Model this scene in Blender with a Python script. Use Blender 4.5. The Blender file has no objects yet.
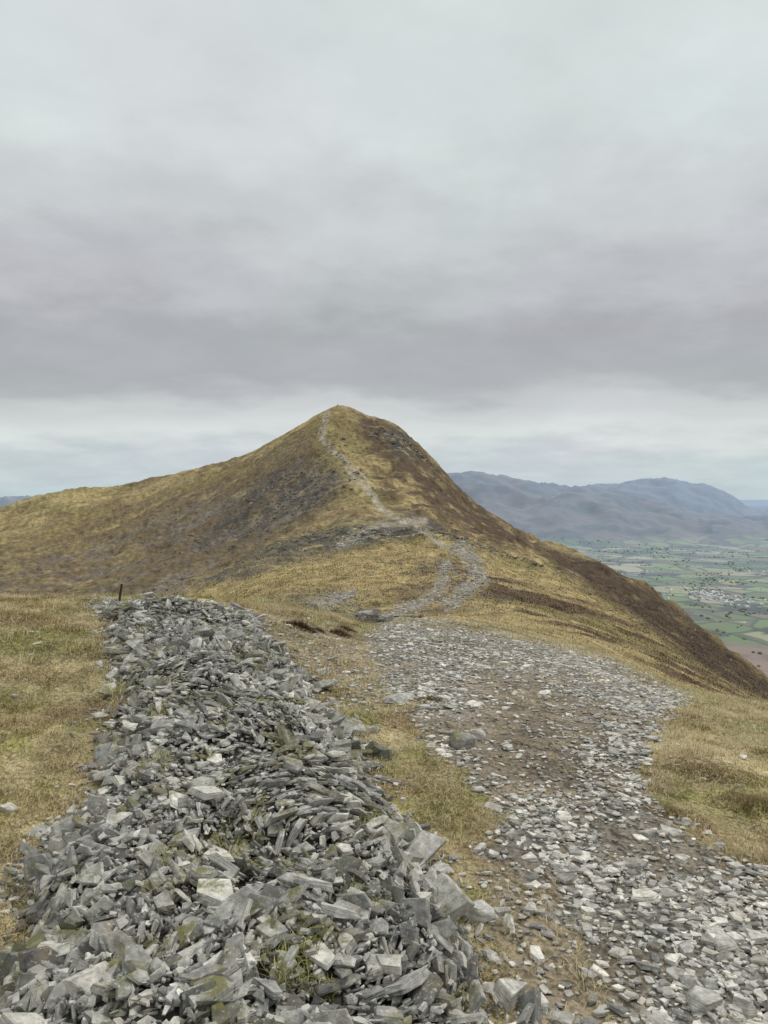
import bpy, bmesh, math, random
import numpy as np
rng=np.random.default_rng(7); random.seed(7)
F=769.0; PITCH=math.atan(15/769.0); CP,SP=math.cos(PITCH),math.sin(PITCH)
scene=bpy.context.scene
scene.view_settings.view_transform='Standard'; scene.view_settings.look='None'; scene.view_settings.exposure=0

# ------------------------------------------------------------ helpers
def lin(r,g,b):
    o=[]
    for c in (r,g,b):
        c=c/255.0
        o.append(c/12.92 if c<=0.04045 else ((c+0.055)/1.055)**2.4)
    return np.array(o)
def c4(r,g,b): 
    v=lin(r,g,b); return (float(v[0]),float(v[1]),float(v[2]),1.0)
_perm=np.random.default_rng(3).permutation(256); _perm=np.concatenate([_perm,_perm,_perm])
_ga=np.random.default_rng(4).random(256)*2*np.pi; _gx=np.cos(_ga); _gy=np.sin(_ga)
def noise2(x,y,seed=0):
    x=x+seed*17.31; y=y+seed*9.77
    xi=np.floor(x).astype(np.int64); yi=np.floor(y).astype(np.int64)
    xf=x-xi; yf=y-yi
    u=xf*xf*xf*(xf*(xf*6-15)+10); v=yf*yf*yf*(yf*(yf*6-15)+10)
    def g(ix,iy,dx,dy):
        h=_perm[_perm[ix&255]+(iy&255)]
        return _gx[h]*dx+_gy[h]*dy
    a=g(xi,yi,xf,yf); b=g(xi+1,yi,xf-1,yf); c=g(xi,yi+1,xf,yf-1); d=g(xi+1,yi+1,xf-1,yf-1)
    return ((a+(b-a)*u)*(1-v)+(c+(d-c)*u)*v)*1.5
def fbm(x,y,octv=4,seed=0,gain=0.5):
    s=0;a=1.0;f=1.0;t=0
    for i in range(octv):
        s=s+a*noise2(x*f,y*f,seed+i*3); t+=a; a*=gain; f*=2.03
    return s/t
def sstep(a,b,x):
    t=np.clip((x-a)/(b-a),0,1); return t*t*(3-2*t)
def pchip(x,y,xi):
    x=np.asarray(x,float); y=np.asarray(y,float)
    h=np.diff(x); dl=np.diff(y)/h
    m=np.zeros_like(y)
    m[0]=dl[0]; m[-1]=dl[-1]
    for i in range(1,len(x)-1):
        if dl[i-1]*dl[i]>0:
            w1=2*h[i]+h[i-1]; w2=h[i]+2*h[i-1]
            m[i]=(w1+w2)/(w1/dl[i-1]+w2/dl[i])
    xi=np.clip(xi,x[0],x[-1])
    k=np.clip(np.searchsorted(x,xi,side='right')-1,0,len(x)-2)
    t=(xi-x[k])/h[k]
    return ((2*t**3-3*t**2+1)*y[k]+(t**3-2*t**2+t)*h[k]*m[k]+(-2*t**3+3*t**2)*y[k+1]+(t**3-t**2)*h[k]*m[k+1])
def ray(px,py):
    a=(px-384)/F; b=(512-py)/F
    return a,CP+b*SP,-SP+b*CP
def P(px,d,py):
    a,y,z=ray(px,py); t=d/y
    return a*t,d,z*t
def project(X,Y,Z):
    f=Y*CP-Z*SP; u=Y*SP+Z*CP
    ok=f>0.05; f=np.where(ok,f,0.05)
    px=384+F*X/f; py=512-F*u/f
    return np.where(ok,px,-5000.0),np.where(ok,py,5000.0)

# ------------------------------------------------------------ terrain rings from image pixels
def ringP(lst):   # px,d,py
    th=[];r=[];z=[]
    for px,d,py in lst:
        x,y,zz=P(px,d,py); th.append(math.atan2(x,y)); r.append(math.hypot(x,y)); z.append(zz)
    return close(th,r,z)
def ringZ(lst):   # px,d,z
    th=[];r=[];z=[]
    for px,d,zz in lst:
        x=(px-384)/F*d; th.append(math.atan2(x,d)); r.append(math.hypot(x,d)); z.append(zz)
    return close(th,r,z)
def close(th,r,z):
    rm=(r[0]+r[-1])/2; zm=(z[0]+z[-1])/2
    th=[-math.pi,-2.0]+th+[2.0,math.pi]; r=[rm,r[0]]+r+[r[-1],rm]; z=[zm,z[0]]+z+[z[-1],zm]
    return np.array(th),np.array(r),np.array(z)
R7=ringP([(-300,640,560),(-120,620,522),(0,600,507),(40,600,495),(130,590,484),(190,565,472),(235,540,460),(270,515,444),(300,500,428),(322,500,415),(338,500,409),(356,500,414),(380,480,423),(400,462,432),(412,450,443),(440,420,470),(480,380,507),(530,330,539),(600,280,564),(640,250,586),(700,215,627),(768,180,686),(900,150,800),(1200,140,950)])
rings=[
 ringZ([(-600,0.05,-2.0),(384,0.05,-2.02),(1300,0.05,-2.1)]),
 ringZ([(-600,3,-2.0),(0,3,-2.0),(384,3,-2.05),(768,3,-2.13),(1300,3,-2.2)]),
 ringZ([(-600,5.5,-1.95),(0,6,-1.86),(250,6,-1.9),(384,6,-1.97),(600,6,-2.08),(768,6,-2.2),(1300,5,-2.5)]),
 ringP([(-600,9,640),(0,10,617),(95,10,616),(240,11,616),(300,12,622),(370,13.5,631),(440,14,629),(500,14,637),(560,14,650),(620,13,668),(690,11.5,698),(768,10.5,716),(900,9.5,750),(1300,8,850)]),
 ringP([(-600,35,760),(0,38,660),(100,34,645),(240,27,624),(300,28,621),(370,30,622),(440,30,620),(500,30,631),(560,30,647),(620,30,667),(690,30,697),(768,30,717),(900,28,790),(1300,24,950)]),
 ringP([(-600,150,700),(0,190,618),(100,175,610),(200,130,602),(260,95,601),(300,85,603),(400,85,601),(480,85,601),(560,85,616),(640,80,650),(700,80,678),(768,80,709),(900,60,802),(1300,60,960)]),
 ringP([(-600,350,640),(0,350,562),(100,320,562),(200,260,552),(300,200,541),(360,190,534),(420,190,533),(480,190,549),(560,180,578),(640,160,614),(700,145,650),(768,130,697),(900,100,805),(1300,95,965)]),
 R7,
 (R7[0],R7[1]*1.22+5,R7[2]-0.13*R7[1]),
 (R7[0],R7[1]*1.9+20,np.minimum(R7[2]-0.5*R7[1],-120)),
 (R7[0],R7[1]*0+2600,R7[2]*0-640),
]
th_f=np.radians(np.arange(-36,36.001,0.075))
th_c=np.concatenate([np.radians(np.arange(36.5,60,0.5)),np.radians(np.arange(60,180.1,2.5))])
TH=np.concatenate([-th_c[::-1],th_f,th_c])
LR=np.concatenate([[math.log(0.06),math.log(0.5)],np.linspace(math.log(0.9),math.log(12),300)[:-1],np.linspace(math.log(12),math.log(600),620)[:-1],np.linspace(math.log(600),math.log(2500),50)])
RR=np.exp(LR)
ring_r=np.array([pchip(t,r,TH) for t,r,z in rings]); ring_z=np.array([pchip(t,z,TH) for t,r,z in rings])
Z=np.zeros((len(TH),len(RR)))
for i in range(len(TH)):
    Z[i]=pchip(ring_r[:,i],ring_z[:,i],RR)
TT,RG=np.meshgrid(TH,RR,indexing='ij')
X=np.sin(TT)*RG; Y=np.cos(TT)*RG
# relief
Z+=0.05*fbm(X*0.9,Y*0.9,4,1)*(1-sstep(25,60,RG))
Z+=0.025*fbm(X*5,Y*5,3,2)*(1-sstep(10,20,RG))
far=sstep(14,60,RG); vfar=sstep(70,200,RG)
Z+=far*(0.5*fbm(X*0.12,Y*0.12,4,5)+.14*fbm(X*.6,Y*.6,3,6))
strk=fbm((X*0.75-Y*0.66)*0.07,(X*0.66+Y*0.75)*0.012,4,8)
rdg=1-np.abs(fbm(X*0.02,Y*0.02,5,11,0.55))*2.2
sx_,sy_,sz_=P(338,500,408); sd2=np.hypot(X-sx_,Y-sy_)
calm=0.35+0.65*sstep(20,90,sd2)
Z+=vfar*calm*(3.4*strk+2.8*(rdg-0.6)+1.7*fbm(X*0.06,Y*0.06,5,14,0.65))
Z+=1.3*np.exp(-sd2/9.0)
# collapsed wall mound
WY=np.array([-3,1,3,5,7,9,10.5,13.0]); WX=np.array([-0.33,-0.43,-0.56,-0.93,-1.46,-2.16,-2.78,-4.0])
def wall_c(y): return pchip(WY,WX,y)
def wall_hw(y): return np.interp(y,[0,3,5,7,9,12],[1.08,1.02,0.92,0.90,0.98,1.0])
def wall_s(x,y): return (x-wall_c(y))/wall_hw(y)+0.13*noise2(y*0.9,x*0.5,19)+0.09*noise2(y*2.7,x*2.7,20)
def mound(x,y):
    s=np.abs(wall_s(x,y))
    e=sstep(-2.6,-1.5,y)*(1-sstep(9.8,10.9,y))
    h=(0.25+0.13*noise2(x*0.9,y*0.9,23)+0.07*noise2(x*2.6,y*2.6,24)-.06*sstep(7,9.5,y))*np.clip(1-s**2.4,0,1)**0.8
    h=h*(1-0.35*sstep(0.1,0.8,wall_s(x,y))*sstep(4,7,y))
    return h*e
Z=Z+mound(X,Y)
def terr(x,y,A=None):
    A=Z if A is None else A
    t=np.arctan2(x,y); r=np.log(np.maximum(np.hypot(x,y),0.07))
    a=np.interp(t,TH,np.arange(len(TH))); b=np.interp(r,LR,np.arange(len(LR)))
    i=np.clip(a.astype(int),0,len(TH)-2); j=np.clip(b.astype(int),0,len(LR)-2); fa=a-i; fb=b-j
    return (A[i,j]*(1-fa)+A[i+1,j]*fa)*(1-fb)+(A[i,j+1]*(1-fa)+A[i+1,j+1]*fa)*fb
def ground_at(px,py,dmin=1.5,dmax=600):
    a,y,z=ray(px,py); ds=np.exp(np.linspace(math.log(dmin),math.log(dmax),6000)); t=ds/y
    hx=a*t; hz=z*t; g=terr(hx,ds)
    k=np.argmax(hz<g)
    return float(hx[k]),float(ds[k]),float(g[k])

PX,PY=project(X,Y,Z)
# ------------------------------------------------------------ zone masks
def poly_sd(px,py,poly):
    poly=np.array(poly,float); n=len(poly); inside=np.zeros(px.shape,bool); dist=np.full(px.shape,1e9)
    for i in range(n):
        x1,y1=poly[i]; x2,y2=poly[(i+1)%n]
        if y1!=y2:
            c=((y1>py)!=(y2>py))&(px<(x2-x1)*(py-y1)/(y2-y1)+x1); inside^=c
        dx,dy=x2-x1,y2-y1; L=dx*dx+dy*dy
        t=np.clip(((px-x1)*dx+(py-y1)*dy)/L,0,1)
        dist=np.minimum(dist,np.hypot(px-x1-t*dx,py-y1-t*dy))
    return np.where(inside,dist,-dist)
def line_d(px,py,pts):
    dist=np.full(px.shape,1e9)
    for (x1,y1),(x2,y2) in zip(pts[:-1],pts[1:]):
        dx,dy=x2-x1,y2-y1; L=dx*dx+dy*dy
        t=np.clip(((px-x1)*dx+(py-y1)*dy)/L,0,1)
        dist=np.minimum(dist,np.hypot(px-x1-t*dx,py-y1-t*dy))
    return dist
PATH=[(366,634),(384,622),(430,620),(520,638),(600,655),(690,698),(655,732),(638,765),(648,800),(700,838),(768,868),(1000,950),(1600,1300),(1600,2600),(820,2600),(660,1100),(610,1010),(575,950),(530,890),(492,850),(490,800),(462,765),(425,738),(400,700),(374,665)]
DIRT=[(478,672),(560,682),(598,725),(560,790),(500,790),(455,735)]
TRACK=[(236,606),(300,622),(372,634),(380,668),(405,700),(380,715),(340,700),(300,655)]
DIRT2=[(500,850),(545,900),(600,1010),(660,1120),(560,1120),(520,1000),(470,900)]
def near_masks(x,y,px,py):
    jx=px+ (24*fbm(x*1.6,y*1.6,3,31)+16*noise2(x*5,y*5,33))*np.clip(6/np.maximum(y,1.5),0.3,1.6)
    jy=py+ (14*fbm(x*1.6,y*1.6,3,35)+8*noise2(x*5,y*5,36))*np.clip(6/np.maximum(y,1.5),0.3,1.6)
    p=sstep(-9,9,poly_sd(jx,jy,PATH))
    d1=sstep(-22,16,poly_sd(jx,jy,DIRT)); d2=sstep(-20,10,poly_sd(jx,jy,DIRT2)); tr=sstep(-14,12,poly_sd(jx,jy,TRACK))
    return p,d1,d2,tr
GR_S=lin(190,174,134); GR_G=lin(148,142,88); GR_O=lin(168,152,104); DIRTC=lin(162,146,124); GRAV=lin(156,150,140)
def grass_col(x,y):
    n=fbm(x*0.7,y*0.7,4,41)+0.35*fbm(x*5,y*5,2,43)
    c=mixc(np.broadcast_to(GR_S,x.shape+(3,)),GR_G,sstep(-0.2,0.35,n))
    c=mixc(c,GR_O*0.8,sstep(0.0,0.4,fbm(x*1.7,y*1.7,3,47))*0.65)
    return mixc(c,lin(140,116,84),sstep(.06,.35,fbm(x*1.1,y*1.1,4,49))*0.75)
def mixc(a,b,m): return a*(1-m[...,None])+b*m[...,None]
C=np.zeros(X.shape+(3,))
nm=RG<60
xs,ys=X[nm],Y[nm]
p,d1,d2,tr=near_masks(xs,ys,PX[nm],PY[nm])
c=grass_col(xs,ys)
c=mixc(c,DIRTC*0.9,np.maximum(d2*0.85,tr*0.7))
c=mixc(c,mixc(np.broadcast_to(GRAV*0.8,xs.shape+(3,)),DIRTC*0.85,sstep(-.3,.15,fbm(xs*1.3,ys*1.3,4,50))*.85),p)
c=mixc(c,DIRTC*0.9,p*d1*0.7)
s=np.abs(wall_s(xs,ys)); ww=(1-sstep(0.93,1.05,s))*(ys<11)*(ys>-2.5)
c=mixc(c,lin(78,74,66),ww)
C[nm]=c
fm=RG>=14
xs,ys,px,py=X[fm],Y[fm],PX[fm],PY[fm]; st=strk[fm]; rr=RG[fm]
n1=fbm(xs*0.03,ys*0.03,5,51,0.6); n2=fbm(xs*0.12,ys*0.12,4,53,0.6); n3=fbm(xs*0.5,ys*0.5,2,55); n4=fbm(xs*0.012,ys*0.012,4,58,.6)
jx=px+10*n1+8*n2+4*n3; jy=py+6*fbm(xs*0.03,ys*0.03,4,57,0.6)+5*n2*0.8+2*n3
GY=lin(180,160,114); GO=lin(142,130,86); BR=lin(114,94,72); SC=lin(138,128,118); HE=lin(88,70,56); RK=lin(126,121,113); TAN=lin(190,178,158)
c=mixc(np.broadcast_to(GY,xs.shape+(3,)),GO,sstep(-0.25,0.3,n1+0.5*n2))
c=mixc(c,BR,sstep(0.0,0.28,n4+.6*n2+.35*n3)*0.75*sstep(60,120,rr)*(1-.7*sstep(470,520,px)))
def zone(poly,col,f=10,amt=1.0,nz=None):
    global c
    m=sstep(-f,f,poly_sd(jx,jy,poly))*amt
    if nz is not None: m=m*nz
    c=mixc(c,col,m)
# left flank scree and heather with streaks
zone([(-400,640),(-400,560),(0,540),(110,505),(230,468),(300,440),(330,455),(350,500),(300,530),(220,560),(150,600),(100,660)],lin(116,100,78),14,0.9,sstep(-0.6,0.05,st+0.5*n2))
zone([(-400,640),(-400,585),(0,575),(120,530),(230,485),(300,455),(335,480),(315,515),(220,560),(120,600)],SC*0.75,10,0.85,sstep(-0.15,0.25,-st+0.6*n2))
zone([(0,545),(60,515),(160,490),(250,462),(262,472),(180,505),(80,540),(0,580)],lin(152,136,90),10,0.6,sstep(-0.2,0.3,n1))
zone([(0,560),(80,545),(150,545),(130,575),(60,600),(0,605)],lin(156,140,98),10,0.6,sstep(-0.1,0.3,n1))
zone([(138,600),(170,575),(215,560),(230,575),(190,592),(170,610)],lin(140,130,116),6,0.8,sstep(-.5,.1,n2+n3))
zone([(195,555),(225,512),(260,485),(300,468),(332,462),(345,482),(325,508),(260,537)],RK*0.5,8,0.85,sstep(-0.22,0.18,n2+0.5*n3+.3*n1))
zone([(205,580),(270,546),(340,523),(420,515),(447,528),(380,545),(300,562),(225,585)],RK*0.6,5,0.9,sstep(-0.45,0.0,n2+0.5*n3))
zone([(190,600),(260,562),(350,550),(430,548),(440,575),(380,600),(300,612)],lin(184,164,118),10,0.6,sstep(-0.4,0.3,n1+n2*.5))
zone([(260,590),(340,575),(400,580),(390,600),(300,606)],lin(120,102,74),5,0.6,sstep(0,.3,n1+n3*.5))
# summit and right crags
zone([(300,425),(338,405),(362,415),(372,450),(350,470),(318,460)],lin(150,134,88),6,0.55)
zone([(352,408),(410,432),(450,475),(530,535),(560,556),(500,548),(440,510),(400,485),(372,450)],HE,7,0.9,sstep(-0.5,0.05,n2+0.4*n3))
zone([(382,423),(410,432),(424,462),(395,455)],RK*0.42,4,0.9,sstep(-.6,0,n2+n3))
zone([(375,472),(420,485),(460,525),(425,518),(385,500)],lin(100,82,62),7,0.85,sstep(-0.4,0.2,n2))
zone([(540,545),(610,563),(650,585),(700,622),(768,680),(900,800),(900,850),(768,702),(690,658),(620,608),(560,572)],HE*0.85,8,0.95,sstep(-0.8,-0.1,n2+0.3*n3))
zone([(470,600),(600,640),(690,690),(640,690),(560,655),(470,640)],lin(174,156,116),8,0.6,sstep(-.4,.3,n2))
zone([(470,565),(600,605),(700,660),(768,700),(768,716),(690,692),(600,650),(490,598)],lin(96,76,58),8,0.9,sstep(-.02,0.12,fbm((xs*0.8+ys*0.6)*0.02,(xs*0.6-ys*0.8)*0.14,4,61)))
zone([(420,560),(470,556),(492,585),(470,612),(400,625),(392,612)],lin(134,116,90),7,0.75,sstep(-.4,.2,n3+n2))
zone([(255,600),(350,592),(360,612),(310,620),(262,612)],RK*.95,6,0.7,sstep(-.15,.2,n3+n2))
# worn paths
TR=(([(328,412),(321,436),(330,449),(346,462),(352,476),(372,494),(380,508),(398,519),(425,531),(440,545),(462,549)],2.6),([(346,462),(366,478),(372,494)],1.4),([(462,549),(474,562),(480,580),(462,592),(448,606)],5),([(446,566),(440,590),(420,604),(396,612),(385,632)],3.8),([(340,545),(380,525),(425,521)],2.8),([(300,608),(330,602),(350,594)],3))
for pts,w in TR:
    d=line_d(px+3*n2+3.5*n3,py+2.5*n2+1.5*n3,pts); m=1-sstep(w*0.35,w*1.9,d)
    c=mixc(c,np.where((w>3),lin(164,150,130),TAN*0.85),m*0.9*(.65+.35*sstep(-.3,.1,n3+n2)))
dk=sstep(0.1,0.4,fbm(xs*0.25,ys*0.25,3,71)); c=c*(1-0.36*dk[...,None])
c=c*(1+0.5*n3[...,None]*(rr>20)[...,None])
w=sstep(14,40,rr)[...,None]
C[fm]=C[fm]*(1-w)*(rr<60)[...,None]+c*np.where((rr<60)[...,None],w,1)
C=np.clip(C,0.005,0.9)

def make_mesh(name,V,faces_flat,loop_tot,attrs=None,mat=None,smooth=False,parent=None):
    me=bpy.data.meshes.new(name); nf=len(loop_tot)
    me.vertices.add(len(V)); me.vertices.foreach_set('co',np.ascontiguousarray(V,dtype=np.float32).ravel())
    me.loops.add(len(faces_flat)); me.loops.foreach_set('vertex_index',np.ascontiguousarray(faces_flat,dtype=np.int32))
    me.polygons.add(nf); ls=np.concatenate([[0],np.cumsum(loop_tot)[:-1]]).astype(np.int32)
    me.polygons.foreach_set('loop_start',ls)
    try: me.polygons.foreach_set('loop_total',np.asarray(loop_tot,dtype=np.int32))
    except Exception: pass
    me.polygons.foreach_set('use_smooth',np.full(nf,smooth,dtype=bool))
    me.update(calc_edges=True)
    for k,(typ,data) in (attrs or {}).items():
        a=me.attributes.new(k,typ,'POINT')
        data=np.ascontiguousarray(data,dtype=np.float32)
        if typ=='FLOAT_COLOR':
            if data.shape[1]==3: data=np.hstack([data,np.ones((len(data),1),np.float32)])
            a.data.foreach_set('color',data.ravel())
        elif typ=='FLOAT_VECTOR': a.data.foreach_set('vector',data.ravel())
        else: a.data.foreach_set('value',data.ravel())
    if mat: me.materials.append(mat)
    ob=bpy.data.objects.new(name,me); scene.collection.objects.link(ob)
    if parent: ob.parent=parent
    return ob
def grid_faces(n,m):
    i,j=np.meshgrid(np.arange(n-1),np.arange(m-1),indexing='ij'); a=(i*m+j).ravel()
    return np.stack([a,a+1,a+m+1,a+m],1)[:, ::-1]

# ------------------------------------------------------------ node helpers
def newmat(name):
    m=bpy.data.materials.new(name); m.use_nodes=True; nt=m.node_tree
    b=nt.nodes['Principled BSDF']; b.inputs['Roughness'].default_value=0.9
    b.inputs['Specular IOR Level'].default_value=0.25
    return m,nt,b
def N(nt,t,**kw):
    n=nt.nodes.new(t)
    for k,v in kw.items(): setattr(n,k,v)
    return n
def L(nt,a,b): nt.links.new(a,b)
def mathn(nt,op,a,b=None,c=None,clamp=False):
    n=N(nt,'ShaderNodeMath',operation=op); n.use_clamp=clamp
    for i,v in enumerate((a,b,c)):
        if v is None: continue
        if isinstance(v,(int,float)): n.inputs[i].default_value=v
        else: L(nt,v,n.inputs[i])
    return n.outputs[0]
def noisen(nt,vec,scale,detail=4,rough=0.5):
    n=N(nt,'ShaderNodeTexNoise'); n.inputs['Scale'].default_value=scale; n.inputs['Detail'].default_value=detail; n.inputs['Roughness'].default_value=rough
    if vec is not None: L(nt,vec,n.inputs['Vector'])
    return n
def mixrgb(nt,bt,fac,a,b):
    n=N(nt,'ShaderNodeMix',data_type='RGBA',blend_type=bt)
    for i,v in ((0,fac),(6,a),(7,b)):
        if isinstance(v,(int,float)): n.inputs[i].default_value=v
        elif isinstance(v,tuple): n.inputs[i].default_value=v
        else: L(nt,v,n.inputs[i])
    return n.outputs[2]
def ramp(nt,fac,stops,interp='LINEAR'):
    r=N(nt,'ShaderNodeValToRGB'); r.color_ramp.interpolation=interp
    e=r.color_ramp.elements
    while len(e)<len(stops): e.new(0.5)
    for i,(p_,c_) in enumerate(stops): e[i].position=p_; e[i].color=c_
    L(nt,fac,r.inputs[0]); return r.outputs[0]
def g(v): return (v,v,v,1)

# ground material
mg,nt,b=newmat('fell_ground')
at=N(nt,'ShaderNodeAttribute',attribute_name='Col'); geo=N(nt,'ShaderNodeNewGeometry')
a1=noisen(nt,geo.outputs['Position'],38,5,0.65); a2=noisen(nt,geo.outputs['Position'],3.1,6,0.65); a3=noisen(nt,geo.outputs['Position'],0.45,6,0.7)
col=at.outputs['Color']
for nn,lo,hi in ((a1,0.64,1.42),(a2,0.68,1.38),(a3,0.62,1.44)):
    col=mixrgb(nt,'MULTIPLY',1.0,col,ramp(nt,nn.outputs['Fac'],[(0.32,g(lo)),(0.68,g(hi))]))
L(nt,col,b.inputs['Base Color'])
hs=mathn(nt,'ADD',mathn(nt,'MULTIPLY',a2.outputs['Fac'],0.12),mathn(nt,'ADD',mathn(nt,'MULTIPLY',a1.outputs['Fac'],0.015),mathn(nt,'MULTIPLY',a3.outputs['Fac'],1.6)))
bp=N(nt,'ShaderNodeBump'); bp.inputs['Strength'].default_value=0.9; bp.inputs['Distance'].default_value=1.0
L(nt,hs,bp.inputs['Height']); L(nt,bp.outputs[0],b.inputs['Normal'])

V=np.stack([X,Y,Z],-1); n,m=X.shape
jcut=int(np.searchsorted(RR,42))
for nm_,j0,j1 in (('ground',0,jcut+1),('mountain',jcut,m)):
    Vs=V[:,j0:j1].reshape(-1,3); Cs=C[:,j0:j1].reshape(-1,3); fc=grid_faces(n,j1-j0)
    make_mesh(nm_,Vs,fc.ravel(),np.full(len(fc),4),{'Col':('FLOAT_COLOR',Cs)},mg,True)

# ------------------------------------------------------------ valley and distant hills
allx=[-600,-200,0,200,400,440,460,495,530,560,590,612,640,670,700,730,755,800,900,1300]
skA=[499,500,500,500,482,478,475,478,485,488,489,491,499,507,513,517,520,522,520,515]
skB=[500,500,500,500,500,500,495,492,490,489,488,486,482,480,485,497,512,517,512,505]
vr=[ringZ([(-600,600,-640),(384,700,-640),(1300,600,-640)]),
 ringZ([(-600,2400,-520),(384,2400,-520),(1300,2400,-520)]),
 ringZ([(-600,6000,-510),(384,6000,-510),(1300,6000,-510)]),
 ringP([(x,7600,546) for x in allx]),
 ringP([(x,8600,a) for x,a in zip(allx,[540]*4+[525,522,519,517,520,518,524,522,530,528,534,534,537,535,537,537])]),
 ringP([(x,11000,a) for x,a in zip(allx,skA)]),
 ringP([(x,12800,a+9) for x,a in zip(allx,skA)]),
 ringP([(x,16500,a) for x,a in zip(allx,skB)]),
 ringP([(x,21000,507) for x in allx]),
 ringP([(x,45000,505) for x in allx]),
 ringP([(x,160000,499.5) for x in allx])]
TH2=np.concatenate([-th_c[::-1],np.radians(np.arange(-36,36.001,0.1)),th_c])
RR2=np.exp(np.concatenate([np.linspace(math.log(700),math.log(24000),460),np.linspace(math.log(26000),math.log(158000),14)]))
vr_r=np.array([pchip(t,r,TH2) for t,r,z in vr]); vr_z=np.array([pchip(t,z,TH2) for t,r,z in vr])
Z2=np.array([pchip(vr_r[:,i],vr_z[:,i],RR2) for i in range(len(TH2))])
T2,G2=np.meshgrid(TH2,RR2,indexing='ij'); X2=np.sin(T2)*G2; Y2=np.cos(T2)*G2
hillm=sstep(7400,9500,G2)*(1-sstep(19000,24000,G2))*sstep(-540,-380,Z2)
Z2+=hillm*(210*(0.3-1.8*np.abs(fbm(X2/1500,Y2/1500,4,81,0.5)))+50*fbm(X2/500,Y2/500,3,82))
Z2+=(1-hillm)*(1-sstep(20000,30000,G2))*26*fbm(X2/900,Y2/900,3,83)
mv,nt,b=newmat('valley_land')
geo=N(nt,'ShaderNodeNewGeometry'); pos=geo.outputs['Position']
sep=N(nt,'ShaderNodeSeparateXYZ'); L(nt,pos,sep.inputs[0])
flat=N(nt,'ShaderNodeCombineXYZ'); L(nt,sep.outputs[0],flat.inputs[0]); L(nt,sep.outputs[1],flat.inputs[1])
wv=noisen(nt,flat.outputs[0],0.0016,3); vm=N(nt,'ShaderNodeVectorMath',operation='MULTIPLY_ADD'); L(nt,wv.outputs['Color'],vm.inputs[0]); vm.inputs[1].default_value=(300,300,0); L(nt,flat.outputs[0],vm.inputs[2])
vo=N(nt,'ShaderNodeTexVoronoi'); vo.inputs['Scale'].default_value=1/240; L(nt,vm.outputs[0],vo.inputs['Vector'])
ve=N(nt,'ShaderNodeTexVoronoi',feature='DISTANCE_TO_EDGE'); ve.inputs['Scale'].default_value=1/240; L(nt,vm.outputs[0],ve.inputs['Vector'])
sc_=N(nt,'ShaderNodeSeparateColor'); L(nt,vo.outputs['Color'],sc_.inputs[0])
fields=ramp(nt,sc_.outputs[0],[(0.0,c4(116,130,70)),(0.2,c4(150,158,94)),(0.4,c4(164,158,112)),(0.55,c4(122,138,76)),(0.7,c4(186,174,136)),(0.85,c4(140,124,94))],'CONSTANT')
hedge=mathn(nt,'LESS_THAN',ve.outputs['Distance'],0.06)
fields=mixrgb(nt,'MIX',mathn(nt,'MULTIPLY',hedge,0.7),fields,c4(70,74,50))
fo=noisen(nt,flat.outputs[0],0.0021,6,0.6)
fields=mixrgb(nt,'MIX',ramp(nt,fo.outputs['Fac'],[(0.54,g(0)),(0.58,g(.9))]),fields,c4(70,68,46))
bn=noisen(nt,flat.outputs[0],0.0012,4)
fields=mixrgb(nt,'MIX',ramp(nt,bn.outputs['Fac'],[(0.53,g(0)),(0.64,g(.7))]),fields,c4(126,112,84))
moor=ramp(nt,noisen(nt,flat.outputs[0],0.0011,5,0.6).outputs['Fac'],[(0.35,c4(72,66,58)),(0.48,c4(134,112,92)),(0.56,c4(86,82,64)),(0.66,c4(138,118,100))])
up=N(nt,'ShaderNodeMapRange'); L(nt,sep.outputs[2],up.inputs[0]); up.inputs[1].default_value=-470; up.inputs[2].default_value=-400
col=mixrgb(nt,'MIX',up.outputs[0],fields,moor)
ln=N(nt,'ShaderNodeVectorMath',operation='LENGTH'); L(nt,flat.outputs[0],ln.inputs[0]); dist=ln.outputs['Value']
nf=N(nt,'ShaderNodeMapRange'); L(nt,mathn(nt,'ADD',dist,mathn(nt,'MULTIPLY',fo.outputs['Fac'],1200)),nf.inputs[0]); nf.inputs[1].default_value=3650; nf.inputs[2].default_value=3400
lf=ramp(nt,noisen(nt,flat.outputs[0],0.006,6,0.6).outputs['Fac'],[(0.35,c4(116,92,78)),(0.5,c4(158,128,108)),(0.65,c4(134,124,92))])
col=mixrgb(nt,'MIX',nf.outputs[0],col,lf)
# aerial haze painted into the base colour, bluer with distance from the camera
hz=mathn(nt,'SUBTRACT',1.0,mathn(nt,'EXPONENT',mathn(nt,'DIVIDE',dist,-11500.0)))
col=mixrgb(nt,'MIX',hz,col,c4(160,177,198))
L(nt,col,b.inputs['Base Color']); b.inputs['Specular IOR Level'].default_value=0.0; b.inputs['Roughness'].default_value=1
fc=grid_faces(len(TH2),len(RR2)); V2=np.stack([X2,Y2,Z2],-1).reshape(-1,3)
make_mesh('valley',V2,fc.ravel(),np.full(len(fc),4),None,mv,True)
def terr2(x,y):
    a=np.interp(np.arctan2(x,y),TH2,np.arange(len(TH2))); b_=np.interp(np.hypot(x,y),RR2,np.arange(len(RR2)))
    return Z2[np.round(a).astype(int),np.round(b_).astype(int)]

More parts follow.
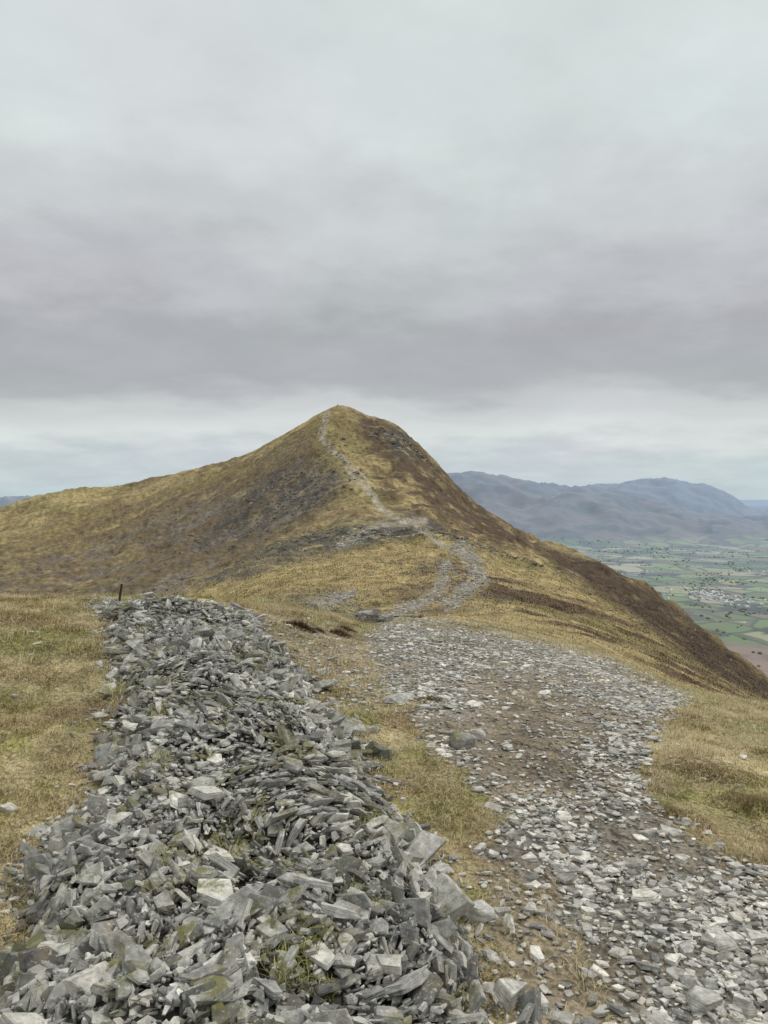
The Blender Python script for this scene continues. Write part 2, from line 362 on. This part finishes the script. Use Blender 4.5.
# ------------------------------------------------------------ stones
def proto(seed,bev=True,round_=0):
    r=random.Random(seed); bm=bmesh.new(); n=r.choice([3,4,4,5,5,6]); ph=r.random()*6.28
    pts=[]
    for i in range(n):
        a=ph+2*math.pi*(i+r.uniform(-.36,.36))/n; q=r.uniform(.66,1.1)
        x,y=math.cos(a)*q*.5,math.sin(a)*q*.5
        k=r.uniform(.8,1.0)
        pts.append((x,y,-.5*r.uniform(.5,1))); pts.append((x*k,y*k,.5*r.uniform(.45,1)))
        if r.random()<.35: pts.append((x*1.1,y*1.1,r.uniform(-.2,.2)))
    if round_:
        for i in range(round_):
            v=np.array([r.gauss(0,1) for _ in range(3)]); v/=np.linalg.norm(v); pts.append(tuple(v*.52))
    for q in pts: bm.verts.new(q)
    bmesh.ops.convex_hull(bm,input=bm.verts[:])
    bmesh.ops.delete(bm,geom=[e for e in bm.verts if not e.link_faces],context='VERTS')
    bmesh.ops.dissolve_limit(bm,angle_limit=0.12,verts=bm.verts[:],edges=bm.edges[:])
    if bev: bmesh.ops.bevel(bm,geom=bm.edges[:],offset=0.018,segments=1,affect='EDGES',profile=0.5,clamp_overlap=True)
    bmesh.ops.triangulate(bm,faces=bm.faces[:]); bmesh.ops.recalc_face_normals(bm,faces=bm.faces[:])
    bm.verts.index_update()
    V=np.array([v.co[:] for v in bm.verts]); Fa=np.array([[v.index for v in f.verts] for f in bm.faces]); bm.free(); return V,Fa
PB=[proto(100+i,True) for i in range(24)]; PS=[proto(300+i,False) for i in range(24)]
def rots(yaw,axis_az,tilt):
    cy,sy=np.cos(yaw),np.sin(yaw); o=np.zeros_like(cy); i=np.ones_like(cy)
    Rz=np.stack([np.stack([cy,-sy,o],-1),np.stack([sy,cy,o],-1),np.stack([o,o,i],-1)],-2)
    kx,ky=np.cos(axis_az),np.sin(axis_az); c_,s_=np.cos(tilt),np.sin(tilt); v=1-c_
    R=np.stack([np.stack([c_+kx*kx*v,kx*ky*v,ky*s_],-1),np.stack([kx*ky*v,c_+ky*ky*v,-kx*s_],-1),np.stack([-ky*s_,kx*s_,c_],-1)],-2)
    return R@Rz
def build_stones(name,protos,pos,scale,R,rnd,mat,parent=None):
    N_=len(pos); pid=rng.integers(0,len(protos),N_); Vs=[];Fs=[];Ls=[];Rs=[];off=0
    for k,(pv,pf) in enumerate(protos):
        s_=np.where(pid==k)[0]
        if len(s_)==0: continue
        loc=pv[None]*scale[s_][:,None,:]
        w=np.einsum('nij,nvj->nvi',R[s_],loc)+pos[s_][:,None,:]
        Vs.append(w.reshape(-1,3)); Ls.append((loc+(rnd[s_]*37.7)[:,None,None]).reshape(-1,3)); Rs.append(np.repeat(rnd[s_],len(pv)))
        Fs.append((pf[None]+(off+np.arange(len(s_))*len(pv))[:,None,None]).reshape(-1,3)); off+=len(s_)*len(pv)
    V=np.concatenate(Vs);Fa=np.concatenate(Fs)
    return make_mesh(name,V,Fa.ravel(),np.full(len(Fa),3),{'loc':('FLOAT_VECTOR',np.concatenate(Ls)),'rnd':('FLOAT',np.concatenate(Rs))},mat,False,parent)
def stone_mat(name,stops,moss=0.0,warm=0.25):
    m,nt,b=newmat(name)
    al=N(nt,'ShaderNodeAttribute',attribute_name='loc'); ar=N(nt,'ShaderNodeAttribute',attribute_name='rnd'); geo=N(nt,'ShaderNodeNewGeometry')
    col=ramp(nt,ar.outputs['Fac'],stops)
    n1=noisen(nt,al.outputs['Vector'],22,5,0.7)
    col=mixrgb(nt,'MULTIPLY',1.0,col,ramp(nt,n1.outputs['Fac'],[(0.3,g(0.55)),(0.7,g(1.4))]))
    n2=noisen(nt,geo.outputs['Position'],9,3,0.6)
    col=mixrgb(nt,'MIX',mathn(nt,'MULTIPLY',ramp(nt,n2.outputs['Fac'],[(0.5,g(0)),(0.7,g(1))]),warm),col,c4(154,134,102))
    li=noisen(nt,al.outputs['Vector'],60,2,0.5)
    col=mixrgb(nt,'MIX',mathn(nt,'MULTIPLY',ramp(nt,li.outputs['Fac'],[(0.6,g(0)),(0.66,g(1))]),0.5),col,c4(212,210,198))
    mp=N(nt,'ShaderNodeMapping'); mp.inputs['Scale'].default_value=(6,6,150); L(nt,al.outputs['Vector'],mp.inputs['Vector'])
    cl=noisen(nt,mp.outputs[0],1,3,0.6)
    col=mixrgb(nt,'MULTIPLY',1.0,col,ramp(nt,cl.outputs['Fac'],[(0.35,g(0.68)),(0.6,g(1.12))]))
    if moss:
        sx=N(nt,'ShaderNodeSeparateXYZ'); L(nt,geo.outputs['Normal'],sx.inputs[0])
        mn=noisen(nt,geo.outputs['Position'],2.4,6,0.72)
        mm=mathn(nt,'MULTIPLY',ramp(nt,mn.outputs['Fac'],[(0.53,g(0)),(0.6,g(1))]),mathn(nt,'MULTIPLY',mathn(nt,'ADD',sx.outputs[2],0.15,clamp=True),moss),clamp=True)
        col=mixrgb(nt,'MIX',mm,col,c4(114,110,58))
    L(nt,col,b.inputs['Base Color']); b.inputs['Roughness'].default_value=0.8
    h=mathn(nt,'ADD',mathn(nt,'MULTIPLY',cl.outputs['Fac'],0.008),mathn(nt,'MULTIPLY',n1.outputs['Fac'],0.012))
    bp=N(nt,'ShaderNodeBump'); bp.inputs['Strength'].default_value=1; bp.inputs['Distance'].default_value=1; L(nt,h,bp.inputs['Height']); L(nt,bp.outputs[0],b.inputs['Normal'])
    return m
m_wall=stone_mat('wall_slate',[(0,c4(104,102,98)),(0.25,c4(144,142,136)),(0.55,c4(174,171,164)),(0.85,c4(202,198,189)),(1,c4(230,225,212))],0.85,0.4)
m_path=stone_mat('path_slate',[(0,c4(124,122,117)),(0.25,c4(170,166,159)),(0.65,c4(204,199,190)),(1,c4(240,234,220))],0.0,0.4)

# wall stones
def wall_layer(N_,Lm,sig,zo,steep,th=(0.16,0.32),tr=1.04):
    y=rng.uniform(-1.0,11.2,N_); t=rng.uniform(-1,1,N_)*tr
    x=wall_c(y)+t*wall_hw(y)
    s=np.abs(wall_s(x,y)); k=(s<1.0)|(rng.random(N_)<np.exp(-(s-1)*12)*.45)
    x,y,s=x[k],y[k],s[k]; N_=len(x)
    gz=terr(x,y)
    Ln=np.clip(Lm*np.exp(rng.normal(0,sig,N_)),0.02,0.32)*(1+.25*sstep(.6,1,s))
    sc=np.stack([Ln,Ln*rng.uniform(.35,.75,N_),Ln*rng.uniform(th[0],th[1],N_)],-1)
    strike=3.2*noise2(x*0.7,y*0.7,91)+rng.normal(0,.3,N_)+0.6
    lean=np.where(noise2(x*0.8,y*0.8,92)+rng.normal(0,.2,N_)>-.1,1,-1)
    st=(rng.random(N_)<steep+0.25*(s>.75)+0.5*noise2(x*1.2,y*1.2,93))
    tilt=np.where(st,rng.uniform(.5,1.4,N_),np.abs(rng.normal(0,.32,N_)))*lean
    R=rots(np.where(st,strike+rng.normal(0,.4,N_),rng.uniform(0,6.28,N_)),strike,tilt)
    pos=np.stack([x,y,gz+(rng.uniform(zo[0],zo[1],N_)+0.12*Ln)*(1-.6*sstep(.95,1.2,s))],-1)
    return pos,sc,R,rng.random(N_)
wallE=bpy.data.objects.new('stone_wall',None); scene.collection.objects.link(wallE)
l1=wall_layer(20000,0.086,.46,(-.03,.05),.5,(.10,.22),1.35)
l3=wall_layer(300,0.19,.25,(-.03,.04),.35,(.09,.2),1.1)
pos=[np.concatenate([a,b_]) for a,b_ in zip(l1,l3)]
build_stones('slabs',PB,pos[0],pos[1],pos[2],pos[3],m_wall,wallE)
l2=wall_layer(42000,0.037,.45,(-.005,.05),.4,(.12,.4),1.5)
build_stones('fragments',PS,l2[0],l2[1],l2[2],l2[3],m_wall,wallE)

# path stones
def scatter_polar(N_,r0,r1,tm,pw=1.0):
    u=rng.random(N_); r=(r0**pw+(r1**pw-r0**pw)*u)**(1/pw); t=rng.uniform(-tm,tm,N_)
    return np.sin(t)*r,np.cos(t)*r
pathE=bpy.data.objects.new('stone_path',None); scene.collection.objects.link(pathE)
def path_layer(N_,Lm,sig,r0,r1,pw,tiltS,zup):
    x,y=scatter_polar(N_,r0,r1,math.radians(44),pw); gz=terr(x,y); px,py=project(x,y,gz)
    p,d1,d2,tr=near_masks(x,y,px,py)
    s=np.abs(wall_s(x,y))
    pr=np.maximum(p*(1-0.72*d1),np.maximum(d2*0.22,tr*0.2))
    pr=np.maximum(pr,0.25*(1-sstep(1.0,1.35,s)))
    patch=0.3+0.7*sstep(-0.25,0.12,fbm(x*1.1,y*1.1,3,95))
    pr=np.where(p>.3,pr*patch,pr)
    pr=np.maximum(pr,0.008)
    k=(rng.random(N_)<pr)&(s>.97); x,y,gz=x[k],y[k],gz[k]; M=len(x)
    Ln=np.clip(Lm*np.exp(rng.normal(0,sig,M)),0.010,0.26)
    sc=np.stack([Ln,Ln*rng.uniform(.5,.9,M),Ln*rng.uniform(.10,.26,M)],-1)
    R=rots(rng.uniform(0,6.28,M),rng.uniform(0,6.28,M),np.abs(rng.normal(0,tiltS,M)))
    pos=np.stack([x,y,gz+zup*sc[:,2]+rng.uniform(0,.008,M)],-1)
    return pos,sc,R,rng.random(M)
a=path_layer(170000,0.041,.5,1.6,18,1.25,.2,.3)
b_=path_layer(5000,0.092,.35,1.8,18,1.3,.14,.1)
build_stones('chippings',PS,a[0],a[1],a[2],a[3],m_path,pathE)
build_stones('slabs',PB,b_[0],b_[1],b_[2],b_[3],m_path,pathE)

# boulders
for i,(px,py,w,hh,ya) in enumerate([(464,748,.28,.15,.3),(478,738,.22,.11,1.2),(352,734,.30,.12,.2),(372,732,.16,.09,2),(402,700,.38,.05,.4),(305,690,.3,.08,1),(270,938,.17,.08,.1),(92,998,.26,.12,.6),(508,1004,.2,.14,.9),(480,918,.22,.10,.6),(704,1006,.17,.08,.4),(744,1012,.14,.08,1.4),(676,838,.14,.06,.2),(318,802,.22,.05,.5),(205,1000,.26,.09,1.9),(52,958,.2,.1,2.2),(735,942,.14,.05,1.0),(150,618,.5,.05,0.2),(125,628,.4,.05,0.6),(200,632,.4,.05,0.1),(145,646,.4,.05,0.4)]):
    x,y,z=ground_at(px,py)
    pv,pf=proto(700+i,True,5)
    o=build_stones('boulder',[(pv,pf)],np.array([[x,y,z+hh*.22]]),np.array([[w,w*.72,hh]]),rots(np.array([ya]),np.array([ya*2.]),np.array([.15+.1*(i%3)])),np.array([(i*0.37)%1*.5+.4]),m_wall if i%2==0 else m_path)

# mid-distance outcrops
mo=stone_mat('crag_rock',[(0,c4(82,78,73)),(0.5,c4(120,115,107)),(1,c4(172,166,156))],0.2,.3)
def outcrop(name,px,py,n,spread,size,dmin=16,tall=1.0,mat=None):
    x,y,z=ground_at(px,py,dmin)
    xx=x+rng.normal(0,spread[0],n); yy=y+rng.normal(0,spread[1],n); k=yy>max(dmin*.95,15.5); xx,yy=xx[k],yy[k]; n=len(xx); zz=terr(xx,yy)
    L_=size*np.exp(rng.normal(0,.4,n))*np.clip(yy/y,.4,1.3); sc=np.stack([L_,L_*.7,L_*.35*tall],-1)
    build_stones(name,PB,np.stack([xx,yy,zz+sc[:,2]*.15],-1),sc,rots(rng.uniform(0,6.28,n),rng.uniform(0,6.28,n),np.abs(rng.normal(0,.3,n))),rng.random(n),mat or mo)
outcrop('rock_outcrop',372,624,34,(.13,.5),.30,16,1.9)
outcrop('rock_outcrop',364,612,34,(.4,1.5),.34,16,1.4)
outcrop('rock_outcrop',335,606,420,(3.0,7),.22,16,1.3)
outcrop('rock_outcrop',300,612,260,(1.6,5),.16,16,1.2)
outcrop('rock_outcrop',460,572,320,(5,8),.42,60,1.2)
outcrop('rock_outcrop',475,600,160,(3,5),.3,40,1.2)
outcrop('rock_outcrop',350,534,900,(22,7),.95,80,1.2)
outcrop('rock_outcrop',280,505,1100,(18,28),.95,100,1.1)
outcrop('rock_outcrop',402,440,220,(7,10),1.5,200)
n_=14000; x,y=scatter_polar(n_,18,420,math.radians(30),1.1); k=fbm(x*.03,y*.03,3,97)>-.05; x,y=x[k],y[k]; M=len(x); L_=np.clip(.0024*np.hypot(x,y),.07,.8)*np.exp(rng.normal(0,.35,M))
sc=np.stack([L_,L_*.7,L_*.4],-1)
build_stones('scattered_rocks',PS,np.stack([x,y,terr(x,y)+sc[:,2]*.05],-1),sc,rots(rng.uniform(0,6.28,M),rng.uniform(0,6.28,M),np.abs(rng.normal(0,.3,M))),rng.random(M),mo)
# loose stone along the worn fell paths
n_=200000; x,y=scatter_polar(n_,15,200,math.radians(14),.8); z=terr(x,y); px,py=project(x,y,z); pr=np.zeros(n_)
jn=7*noise2(x*.3,y*.3,130)
for pts,w_ in TR[2:]: pr=np.maximum(pr,1-sstep(w_*.5,w_*2.8,line_d(px+jn,py+jn*.4,pts)))
k=rng.random(n_)<pr*.45; x,y,z=x[k],y[k],z[k]; M=len(x); L_=np.clip(.0026*np.hypot(x,y),.05,.5)*np.exp(rng.normal(0,.45,M)); sc=np.stack([L_,L_*.7,L_*.35],-1)
build_stones('trail_stones',PS,np.stack([x,y,z+sc[:,2]*.1],-1),sc,rots(rng.uniform(0,6.28,M),rng.uniform(0,6.28,M),np.abs(rng.normal(0,.2,M))),rng.random(M)*.75,m_path)
# summit cairn
z=float(terr(np.array([sx_]),np.array([sy_]))[0])
n_=240; rad=rng.random(n_)**.5; aa=rng.uniform(0,6.28,n_); hgt=rng.random(n_)*(1-rad)*2.2
pos=np.stack([sx_+np.cos(aa)*rad*2.0,sy_+np.sin(aa)*rad*2.0,z+hgt+.1],-1)
build_stones('summit_cairn',PB,pos,np.stack([np.full(n_,.7),np.full(n_,.5),np.full(n_,.28)],-1),rots(rng.uniform(0,6.28,n_),aa,np.full(n_,.15)),rng.random(n_)*.5,mo)

# ------------------------------------------------------------ grass blades
def build_blades(name,x,y,z,Ln,wd,az,lean,col,mat,parent=None):
    n=len(x); d=np.stack([np.cos(az),np.sin(az)],-1); s_=np.stack([-d[:,1],d[:,0]],-1)
    b0=np.stack([x,y,z],-1)
    def at(f,le): 
        h=Ln*f
        return b0+np.stack([d[:,0]*h*np.sin(le),d[:,1]*h*np.sin(le),h*np.cos(le)],-1)
    m=at(.5,lean*.75); t=at(1.,np.minimum(lean*1.25,1.5)); sv=np.concatenate([s_,np.zeros((n,1))],-1)*wd[:,None]*.5
    V=np.stack([b0-sv,b0+sv,m+sv*.8,m-sv*.8,t],1).reshape(-1,3)
    q=np.arange(n)[:,None]*5
    fl=np.concatenate([q+0,q+1,q+2,q+3,q+3,q+2,q+4],1).ravel(); lt=np.tile([4,3],n)
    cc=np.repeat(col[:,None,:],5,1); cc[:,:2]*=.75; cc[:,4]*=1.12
    return make_mesh(name,V,fl,lt,{'Col':('FLOAT_COLOR',np.clip(cc.reshape(-1,3),0,.9))},mat,True,parent)
mgr,nt,b=newmat('dry_grass'); at_=N(nt,'ShaderNodeAttribute',attribute_name='Col'); L(nt,at_.outputs['Color'],b.inputs['Base Color']); b.inputs['Roughness'].default_value=.7
x,y=scatter_polar(680000,1.8,17,math.radians(42),1.15); z=terr(x,y); px,py=project(x,y,z)
p,d1,d2,tr=near_masks(x,y,px,py); s=np.abs(wall_s(x,y)+.05*noise2(x*4,y*4,101))
pr=(1-p)*(1-.8*d2)*(1-.6*tr)*sstep(.98,1.06,s)
pr=np.maximum(pr,.3*p*sstep(.05,.3,fbm(x*2,y*2,3,102))*(.4+.6*d1))
pr=np.maximum(pr,np.where(s<1,.9*sstep(.22,.33,fbm(x*1.9,y*1.9,3,103)),0))
pr*=.3+.7*sstep(-.35,.1,fbm(x*3,y*3,3,104))
k=rng.random(len(x))<pr; x,y,z,s=x[k],y[k],z[k],s[k]; n_=len(x); r_=np.hypot(x,y)
tus=fbm(x*2.2,y*2.2,3,105)
Ln=(.035+.05*sstep(-.2,.4,tus))*rng.uniform(.6,1.5,n_)*(1+.25*sstep(6,12,r_)); wd=.0026*np.sqrt(np.maximum(r_,2)/3)*rng.uniform(.7,1.5,n_)
az=2.5*noise2(x*1.5,y*1.5,106)+rng.normal(0,1.0,n_)
lean=np.clip(rng.normal(.9,.3,n_),.15,1.4)
col=grass_col(x,y)*rng.uniform(.72,1.35,n_)[:,None]
straw=(rng.random(n_)<.28)[:,None]; col=np.where(straw,lin(214,196,154)*rng.uniform(.8,1.2,n_)[:,None],col)
onw=(s<1)[:,None]; col=np.where(onw,col*np.array([.75,.85,.6]),col)
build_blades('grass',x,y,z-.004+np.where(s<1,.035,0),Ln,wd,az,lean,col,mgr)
# tussocks over the col and the lower slopes
n_=420000; x,y=scatter_polar(n_,14,210,math.radians(34),.7); z=terr(x,y); r_=np.hypot(x,y); px,py=project(x,y,z)
pr=.25+.75*sstep(-.15,.2,fbm(x*.35,y*.35,3,140)); tp=np.zeros(n_)
for pts,w_ in TR[2:]: tp=np.maximum(tp,1-sstep(w_*.8,w_*2,line_d(px,py,pts)))
p,_,_,tr=near_masks(x,y,px,py); pr=pr*(1-tp)*(1-p*(r_<22)); k=rng.random(n_)<pr; x,y,z,r_=x[k],y[k],z[k],r_[k]; n_=len(x)
col=np.stack([terr(x,y,C[...,i]) for i in range(3)],-1)*rng.uniform(.8,1.75,n_)[:,None]
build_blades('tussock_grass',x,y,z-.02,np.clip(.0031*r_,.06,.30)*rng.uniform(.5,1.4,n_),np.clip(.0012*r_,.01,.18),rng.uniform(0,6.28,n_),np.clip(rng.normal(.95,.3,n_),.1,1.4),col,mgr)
def clump(name,px,py,rad,hgt,n,c0,c1,dmin=2):
    cx,cy,cz=ground_at(px,py,dmin); q=rng.random(n)**.5; a=rng.uniform(0,6.28,n)
    q=q*(1+.5*noise2(np.cos(a)*1.5+cx*9,np.sin(a)*1.5,120))
    x=cx+np.cos(a)*q*rad; y=cy+np.sin(a)*q*rad*.8; z=terr(x,y)
    t=rng.random(n)[:,None]
    build_blades(name,x,y,z,hgt*np.maximum(.3,1.1-.7*q)*rng.uniform(.5,1.2,n),np.full(n,hgt*.05),a+rng.normal(0,.8,n),q*.8+rng.uniform(0,.6,n),(lin(*c0)*(1-t)+lin(*c1)*t),mgr)
for px,py,rd,h in ((300,628,.24,.16),(340,634,.2,.10),(345,630,.18,.10),(318,631,.12,.07)):
    clump('heather_clump',px,py,rd,h,1500,(84,66,54),(126,96,76))
for px,py,rd,h in ((700,772,.26,.06),(755,806,.28,.07),(725,778,.2,.04),(668,812,.16,.04),(430,700,.15,.05)):
    clump('heather_clump',px,py,rd,h,1500,(110,92,62),(154,132,94))
# short marker stake by the wall end
bm=bmesh.new(); r=bmesh.ops.create_cone(bm,cap_ends=True,segments=8,radius1=.022,radius2=.017,depth=.36)
for v in bm.verts: v.co.x+=.02*math.sin(v.co.z*4); 
bmesh.ops.bevel(bm,geom=[e for e in bm.edges],offset=.003,segments=1,affect='EDGES')
me=bpy.data.meshes.new('wooden_post'); bm.to_mesh(me); bm.free(); ob=bpy.data.objects.new('wooden_post',me); scene.collection.objects.link(ob)
mw,nt,b=newmat('weathered_wood'); gg=N(nt,'ShaderNodeNewGeometry'); L(nt,ramp(nt,noisen(nt,gg.outputs['Position'],40).outputs['Fac'],[(.3,c4(50,42,36)),(.7,c4(88,76,64))]),b.inputs['Base Color']); me.materials.append(mw)
X_,Y_,_z=P(120,11.4,596); ob.location=(X_,Y_,float(terr(np.array([X_]),np.array([Y_]))[0])+.11); ob.rotation_euler=(0,.08,0)

# ------------------------------------------------------------ distant woodland, village
n_=20000; x,y=scatter_polar(n_,2600,8200,math.radians(40),1.6); d_=fbm(x/260,y/260,4,111); k=(d_>.16)|(rng.random(n_)<.025); x,y=x[k],y[k]; M=len(x); L_=rng.uniform(5,11,M)
hzm,nt,b=newmat('woodland'); ar=N(nt,'ShaderNodeAttribute',attribute_name='rnd'); L(nt,ramp(nt,ar.outputs['Fac'],[(0,c4(112,118,100)),(1,c4(134,136,114))]),b.inputs['Base Color'])
PR=[proto(900+i,False,10) for i in range(6)]
build_stones('distant_woodland',PR,np.stack([x,y,terr2(x,y)+L_*.25],-1),np.stack([L_*1.4,L_*1.4,L_*.9],-1),rots(rng.uniform(0,6.28,M),rng.uniform(0,6.28,M),np.full(M,.1)),rng.random(M),hzm)
def hv():
    V=np.array([(-.5,-.5,0),(.5,-.5,0),(.5,.5,0),(-.5,.5,0),(-.5,-.5,.6),(.5,-.5,.6),(.5,.5,.6),(-.5,.5,.6),(-.5,0,1),(.5,0,1)],float)
    Fa=[(0,1,5),(0,5,4),(2,3,7),(2,7,6),(1,2,6),(1,6,5),(5,6,9),(3,0,4),(3,4,7),(7,4,8),(4,5,9),(4,9,8),(6,7,8),(6,8,9)]
    return V,np.array(Fa)
xs_=[];ys_=[]
for (px,d,n,sp) in ((712,4000,130,90),(740,3800,50,80),(600,6200,30,150),(660,7000,40,200),(560,6800,20,120),(765,5200,20,100),(640,5200,10,120)):
    cx=(px-384)/F*d; xs_.append(cx+rng.normal(0,sp,n)); ys_.append(d+rng.normal(0,sp*1.6,n))
x=np.concatenate(xs_); y=np.concatenate(ys_); M=len(x)
mh,nt,b=newmat('render_and_slate'); ar=N(nt,'ShaderNodeAttribute',attribute_name='rnd'); L(nt,ramp(nt,ar.outputs['Fac'],[(0,c4(150,154,158)),(.5,c4(204,206,206)),(1,c4(230,230,226))]),b.inputs['Base Color'])
build_stones('distant_village',[hv()],np.stack([x,y,terr2(x,y)],-1),np.stack([rng.uniform(10,20,M),np.full(M,9.),np.full(M,8.)],-1),rots(rng.uniform(0,6.28,M),np.zeros(M),np.zeros(M)),rng.random(M),mh)

# ------------------------------------------------------------ sky and sun
w=bpy.data.worlds.new('sky'); scene.world=w; w.use_nodes=True; nt=w.node_tree; nt.nodes.clear()
out=N(nt,'ShaderNodeOutputWorld'); tc=N(nt,'ShaderNodeTexCoord'); sp=N(nt,'ShaderNodeSeparateXYZ'); L(nt,tc.outputs['Generated'],sp.inputs[0])
zc=mathn(nt,'MAXIMUM',sp.outputs[2],0.0); dn=mathn(nt,'ADD',zc,0.20)
cv=N(nt,'ShaderNodeCombineXYZ'); L(nt,mathn(nt,'DIVIDE',sp.outputs[0],dn),cv.inputs[0]); L(nt,mathn(nt,'DIVIDE',sp.outputs[1],dn),cv.inputs[1])
n1=noisen(nt,cv.outputs[0],0.9,4,0.5); n2=noisen(nt,cv.outputs[0],2.6,6,0.58)
off=mathn(nt,'MULTIPLY',mathn(nt,'SUBTRACT',n1.outputs['Fac'],0.5),mathn(nt,'MULTIPLY_ADD',zc,0.6,0.06))
off2=mathn(nt,'MULTIPLY',mathn(nt,'SUBTRACT',n2.outputs['Fac'],0.5),mathn(nt,'MULTIPLY_ADD',zc,0.28,0.045))
zz=mathn(nt,'ADD',mathn(nt,'ADD',zc,off),off2)
cl=ramp(nt,zz,[(0.0,c4(190,203,209)),(0.045,c4(197,205,208)),(0.085,c4(213,217,216)),(0.11,c4(202,205,205)),(0.15,c4(173,176,178)),(0.19,c4(172,174,176)),(0.25,c4(187,189,191)),(0.33,c4(200,203,204)),(0.45,c4(210,216,215)),(1,c4(220,224,223))],'EASE')
br_=ramp(nt,n2.outputs['Fac'],[(0.3,g(0.925)),(0.7,g(1.075))])
cl=mixrgb(nt,'MULTIPLY',1.0,cl,br_)
n5=noisen(nt,cv.outputs[0],0.8,2,0.5); cl=mixrgb(nt,'MULTIPLY',1.0,cl,ramp(nt,n5.outputs['Fac'],[(0.35,(1.01,.99,1.02,1)),(0.65,(.97,1.01,1.0,1))]))
SE,SR=math.radians(52),math.radians(60)
sk=N(nt,'ShaderNodeTexSky',sky_type='NISHITA'); sk.sun_disc=False; sk.sun_elevation=SE; sk.sun_rotation=SR
b1=N(nt,'ShaderNodeBackground'); L(nt,cl,b1.inputs[0]); b1.inputs[1].default_value=1.05
b2=N(nt,'ShaderNodeBackground'); L(nt,sk.outputs[0],b2.inputs[0]); b2.inputs[1].default_value=0.08
mx=N(nt,'ShaderNodeMixShader'); mx.inputs[0].default_value=0.04; L(nt,b1.outputs[0],mx.inputs[1]); L(nt,b2.outputs[0],mx.inputs[2]); L(nt,mx.outputs[0],out.inputs[0])
sd=bpy.data.lights.new('sun','SUN'); sd.energy=1.5; sd.angle=math.radians(12); sd.color=(1,.97,.93)
so=bpy.data.objects.new('sun',sd); scene.collection.objects.link(so)
from mathutils import Vector
dv=Vector((math.sin(SR)*math.cos(SE),math.cos(SR)*math.cos(SE),math.sin(SE))); so.rotation_euler=dv.to_track_quat('Z','Y').to_euler()

cam=bpy.data.cameras.new('camera'); co=bpy.data.objects.new('camera',cam); scene.collection.objects.link(co); scene.camera=co
cam.sensor_fit='VERTICAL'; cam.sensor_height=36; cam.lens=36*F/1024; cam.clip_start=.05; cam.clip_end=300000
co.location=(0,0,0); co.rotation_euler=(math.radians(90)-PITCH,0,0)
